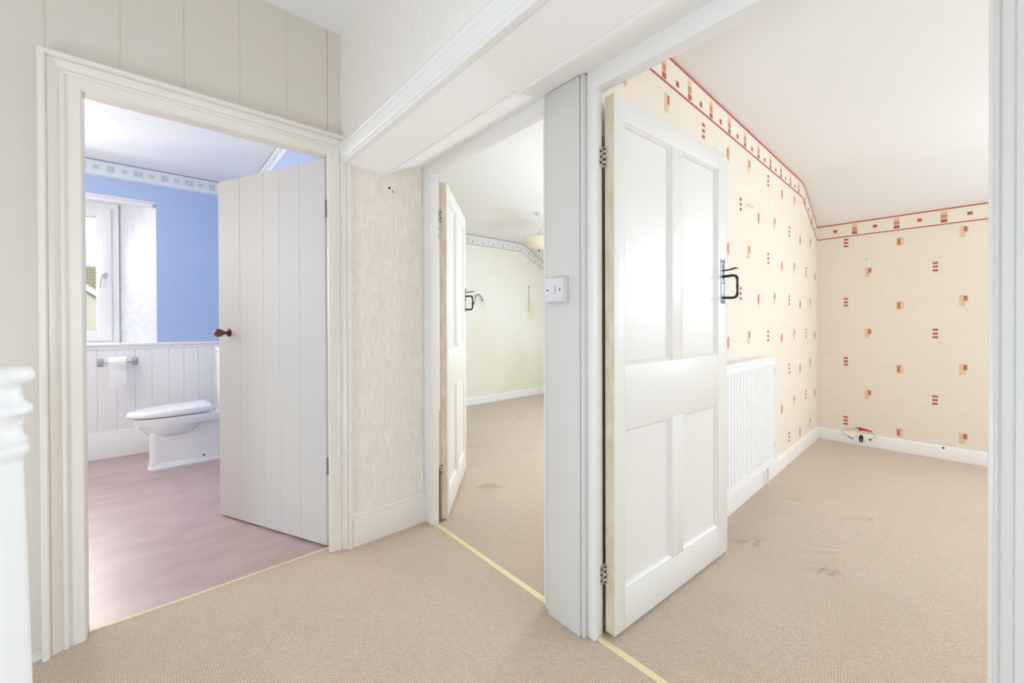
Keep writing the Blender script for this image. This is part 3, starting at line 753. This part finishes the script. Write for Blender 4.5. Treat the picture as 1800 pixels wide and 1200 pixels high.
strip_between([(-yw(XW), 2.016), (2.5, 2.016)], [(-yw(XW), 2.005), (2.5, 2.005)], .002, 5, Pm); strip_between([(-yw(XW), 1.895), (2.5, 1.895)], [(-yw(XW), 1.886), (2.5, 1.886)], .002, 5, Pm)
for k in range(20): border_motifs(q, Pm, -.838+.139*k, 1.950, k)
q.build('wallpaper_border', bm_, w3f, recalc=False)
# skirtings
sp = [(0, 0), (.015, 0), (.015, .090), (.012, .098), (.007, .104), (0, .106)]
q = MB(); q.loft([[(x, yw(x)-p[0], p[1]) for p in sp] for x in (1.22, XW)]); struct(q.build('baseboard_bedroom', WHITE, None, 30), 'white skirting behind and beyond the radiator', 'skirting')
q = MB(); q.prism(sp, -2.6, yw(XW)-.012, lambda p, h: (XW-p[0], h, p[1])); sk = struct(q.build('baseboard_far', WHITE, None, 30), 'white skirting below the far red motif wall', 'skirting')

# radiator
RX0, RX1 = 2.02, 3.09
ry = yw(2.7)-.09
ra = empty('radiator', (RX0, ry, 0), math.atan(.021)); tag(ra, 'white fluted panel radiator on the wall behind the right door', 'radiator')
RL = RX1-RX0
q = MB(); pts = []
nf = 23
for i in range(nf):
    x = .018+(RL-.036)*i/nf; w = (RL-.036)/nf
    pts += [(x, .004), (x+w*.16, -.008), (x+w*.62, -.008), (x+w*.78, .004)]
pts = [(0, .004), (0, .004)][:1] + pts + [(RL-.018, .004), (RL, .004), (RL, .012), (0, .012)]
q.prism(pts, .225, .835, lambda p, h: (p[0], p[1], h))
q.box((0, -.004, .172), (RL, .012, .232), .004); q.box((0, -.006, .826), (RL, .012, .862), .004)
q.build('front_panel', RADM, ra)
q = MB(); q.box((.0, .018, .19), (RL, .058, .85), .004); q.build('back_panel', RADM, ra, 40)
q = MB(); q.box((-.004, -.010, .860), (RL+.004, .066, .878), .004)
for i in range(44): q.box((.02+i*(RL-.04)/44, .012, .877), (.02+i*(RL-.04)/44+.009, .05, .880))
q.build('top_grille', RADM, ra, 40)
for x in (RL, 0):
    q = MB(); q.box((x-.0035, -.008, .19), (x+.0035, .062, .868), .003); q.build('side_panel', RADM, ra, 40)
q = MB(); q.lathe([(.012, 0), (.012, .03), (.017, .032), (.017, .062), (.012, .066)], (RL+.03, .04, .15), (0, 0, 1), 12); q.tube([(RL, .04, .195), (RL+.03, .04, .195)], .010, 8); q.tube([(RL+.03, .04, .0), (RL+.03, .04, .16)], .0075, 8); q.build('valve', WHITE, ra, 50)
for x in (.2, .8):
    q = MB(); q.box((x, .056, .25), (x+.05, .088, .8)); q.build('wall_bracket', RADM, ra)

# hooks and wiring
def hook(name, P, n, label, mat_):
    n = Vector(n); P = Vector(P); q = MB()
    q.lathe([(.008, 0), (.008, .002), (.004, .003)], P, n, 10)
    q.tube([P, P+n*.014, P+n*.018+Vector((0, 0, -.008)), P+n*.02+Vector((0, 0, -.02)), P+n*.03+Vector((0, 0, -.024)), P+n*.036+Vector((0, 0, -.014))], .003, 6)
    tag(q.build(name, mat_, None, 60), label, 'hook')
hook('picture_hook', (2.825, yw(2.825), 1.845), (0, -1, 0), 'small brass picture hook on the wall above the radiator', GOLD)
hook('picture_hook', (XW, .610, 1.675), (-1, 0, 0), 'small white hook on the far red motif wall', CABLE)
xs_ = XW-.018
q = MB()
q.tube([(xs_, .700, .05), (xs_-.006, .73, .062), (xs_-.006, .765, .09), (xs_-.006, .775, .11), (XW-.006, .75, .135), (XW-.006, .70, .152), (XW-.006, .66, .15), (XW-.008, .60, .142), (XW-.007, .565, .12), (xs_-.005, .54, .094), (xs_-.006, .57, .084), (xs_-.004, .592, .07)], .0035, 6)
wi = q.build('loose_cable', CABLE, None, 60); tag(wi, 'loose white cable with red tape along the far skirting', 'cable')
q = MB(); q.tube([(XW-.010, .668, .150), (XW-.012, .655, .149), (XW-.012, .61, .142), (XW-.010, .575, .136)], [.009, .011, .0075, .005], 8); q.tube([(XW-.011, .658, .149), (XW-.011, .656, .128)], [.009, .006], 8); q.build('red_tape', REDTAPE, wi, 50)
q = MB(); q.tube([(xs_+.001, .700, .05), (xs_-.006, .725, .058), (xs_-.006, .742, .07)], .0045, 6); q.build('bare_end', GREYT, wi)
q = MB(); q.tube([(XW-.008, .69, .152), (XW-.008, .668, .151)], .004, 6); q.build('strain_sleeve', GREYT, wi)
q = MB(); q.box((xs_-.008, .634, .060), (xs_+.004, .662, .085), .003); q.box((xs_-.006, .636, .03), (xs_+.004, .645, .062), .002); q.box((xs_-.006, .652, .03), (xs_+.004, .661, .062), .002); q.box((xs_-.004, .640, .084), (xs_+.004, .656, .094), .002)
tag(q.build('cable_terminal', DARK, None, 40), 'small black terminal on the skirting under the red tape', 'terminal')
q = MB(); q.lathe([(.0085, 0), (.0085, .003), (.003, .005)], (xs_+.004, .588, .064), (-1, 0, 0), 10); tag(q.build('skirting_screw', DARK), 'dark screw in the far skirting beside the black terminal', 'screw')
q = MB(); q.lathe([(.008, 0), (.008, .003), (.003, .005)], (xs_+.006, .143, .091), (-1, 0, 0), 10); tag(q.build('skirting_screw', DARK), 'dark screw alone near the right end of the far skirting', 'screw')

# ================================================================ IVORY BEDROOM (middle doorway)
w2 = struct(boxo('wall_bedroom', (1.2, 4.5, 0), (4.9, 4.6, 2.36), PAPER2), 'ivory papered wall with grey border across the middle bedroom', 'wall')
struct(boxo('wall_far', (XW, 1.0, 0), (XW+.1, 4.6, 2.36), PAPER2), 'ivory outer wall of the middle bedroom', 'wall')
ceil_room(1.0, 4.55, 'white ceiling with a faint stain sloping down over the ivory bedroom', CEIL2)
P2 = lambda u, v, d: (u, 4.5-d, v)
q = MB()
strip_between(tl, lo, .0012, 0, P2)
strip_between(tl, [(u, v-.010) for u, v in tl], .0020, 1, P2); strip_between([(u, v+.009) for u, v in lo], lo, .0020, 1, P2)
for k in range(32):
    u = 1.40+.09*k
    if u > 4.25: break
    if k % 2 == 0: quad(q, P2, u-.010, u+.010, 2.240, 2.256, .002, 2)
    else: quad(q, P2, u-.012, u+.012, 2.208, 2.226, .002, 2); quad(q, P2, u-.003, u+.003, 2.226, 2.252, .002, 3)
for k, (u, v) in enumerate(((4.30, 2.215), (4.363, 2.178), (4.453, 2.139), (4.49, 2.07), (4.578, 2.025), (4.66, 1.99))): quad(q, P2, u-.010, u+.010, v-.01, v+.01, .002, 2)
q.build('wallpaper_border', [BORD2, GREYL, GREYP, mat('print_pale_grey', (196, 192, 198), .8)], w2, recalc=False)
q = MB(); q.prism(sp, 1.22, XW, lambda p, h: (h, 4.5-p[0], p[1])); struct(q.build('baseboard_ivory', WHITE, None, 30), 'white skirting at the far end of the ivory bedroom', 'skirting')

# wall light bracket on ivory wall, pull cord
wlb = empty('wall_light_bracket', (3.30, 4.5, 1.40)); tag(wlb, 'thin grey curved bracket on the ivory wall beside the black latch', 'wall bracket')
q = MB(); q.lathe([(.018, 0), (.018, .006), (.008, .01)], (0, 0, -.02), (0, -1, 0), 14); q.build('wall_rose', GREYT, wlb, 50)
q = MB(); q.tube([(0, 0, -.02), (0, -.03, .02)] + [(.058-.058*math.cos(t), -.035, .04+.062*math.sin(t)) for t in (.2, .6, 1.0, 1.4, 1.8, 2.2, 2.6)] + [(.118, -.035, .05), (.126, -.035, .03)], .0065, 8); q.build('arm', GREYT, wlb, 60)
q = MB(); q.lathe([(.005, 0), (.012, -.008), (.014, -.022)], (.126, -.035, .034), (0, 0, 1), 10); q.build('lamp_cap', GREYT, wlb, 50)
q = MB(); q.tube([(4.345, 4.494, 1.66), (4.345, 4.494, 1.28)], .0035, 6); q.lathe([(.014, 0), (.014, .012), (.006, .016)], (4.345, 4.5, 1.665), (0, -1, 0), 10)
tag(q.build('bell_wire', GREYL, None, 50), 'thin grey wire hanging on the ivory wall near the corner', 'wire')

# pendant
pe = empty('pendant_lamp', (3.20, 3.145, 2.314)); tag(pe, 'cream bowl pendant lamp hanging from the ivory bedroom ceiling', 'lamp')
q = MB(); q.lathe([(.001, 0), (.045, 0), (.045, -.008), (.03, -.022), (.008, -.03)], (0, 0, 0), (0, 0, 1), 20); q.build('ceiling_rose', PLASTIC, pe, 50)
q = MB(); q.tube([(0, 0, -.02), (0, 0, -.235)], .0045, 8); q.build('cord', CABLE, pe, 60)
q = MB(); q.lathe([(.006, -.215), (.014, -.225), (.017, -.25), (.017, -.30)], (0, 0, 0), (0, 0, 1), 14); q.build('lamp_holder', PLASTIC, pe, 50)
q = MB(); q.lathe([(.017, -.245), (.10, -.262), (.19, -.284), (.198, -.290), (.19, -.297), (.165, -.325), (.12, -.36), (.06, -.388), (.0, -.398), (.0, -.390), (.06, -.380), (.118, -.353), (.16, -.32), (.182, -.294), (.09, -.270), (.017, -.252)], (0, 0, 0), (0, 0, 1), 36); q.build('lamp_shade', SHADE, pe, 50)
q = MB(); q.lathe([(.0, -.392), (.010, -.398), (.013, -.408), (.008, -.42), (.0, -.424)], (0, 0, 0), (0, 0, 1), 12); q.build('finial', GREYT, pe, 50)

# ================================================================ LANDING DETAILS
# light switch
ls = empty('light_switch', (1.120, 1.000, 1.222)); tag(ls, 'white single light switch on the pillar between the doorways', 'light switch')
q = MB(); q.box((-.022, -.046, -.046), (0, .046, .046), .004); q.build('back_box', PLASTIC, ls, 40)
q = MB(); q.box((-.030, -.043, -.043), (-.021, .043, .043), .003); q.build('plate', PLASTIC, ls, 40)
q = MB(); q.box((-.0304, -.0095, -.0145), (-.029, .0095, .0145)); q.build('rocker_gap', mat('switch_gap_grey', (150, 150, 152), .6), ls)
q = MB(); q.prism([(-.029, .0135), (-.0365, .0135), (-.0325, -.0135), (-.029, -.0135)], -.0085, .0085, lambda p, h: (p[0], h, p[1])); q.build('rocker', PLASTIC, ls)
for sy in (-.030, .030):
    q = MB(); q.lathe([(.0035, 0), (.0035, .001), (.001, .0016)], (-.030, sy, 0), (-1, 0, 0), 10); q.build('screw', DARK, ls)
q = MB(); q.lathe([(.0065, 0), (.006, .0015), (.002, .002)], (.947, YALC, 1.817), (0, -1, 0), 10); q.tube([(.962, YALC-.001, 1.806), (.972, YALC-.001, 1.797)], .0018, 6)
tag(q.build('wall_plug', DARK), 'dark screw hole high on the papered alcove wall', 'screw hole')

# newel post
depth = .85; lat = -1.0778
Pn = F*depth + R1*lat
np_ = empty('newel_post', (Pn.x, Pn.y, 0), yaw); tag(np_, 'white turned newel post at the top of the stairs beside the bathroom door', 'newel post')
q = MB(); q.lathe([(.046, 0), (.046, .30), (.0445, .40), (.041, .60), (.0375, .76), (.036, .812)], n=32); q.build('shaft', UPVC, np_, 40)
q = MB(); q.lathe([(.036, .812), (.039, .822), (.044, .828), (.0455, .836), (.044, .844), (.041, .846), (.0415, .850), (.0435, .856), (.041, .862), (.0365, .868), (.0355, .885), (.038, .900), (.0445, .910), (.050, .914), (.0515, .921), (.049, .929), (.044, .934), (.039, .940), (.0355, .955), (.034, .968), (.036, .974)], n=32); q.build('turned_neck', UPVC, np_, 40)
q = MB(); q.lathe([(.036, .974), (.046, .976), (.052, .982), (.0545, .992), (.053, 1.002), (.048, 1.010), (.036, 1.014), (.0, 1.017)], n=32); q.build('cap', UPVC, np_, 40)
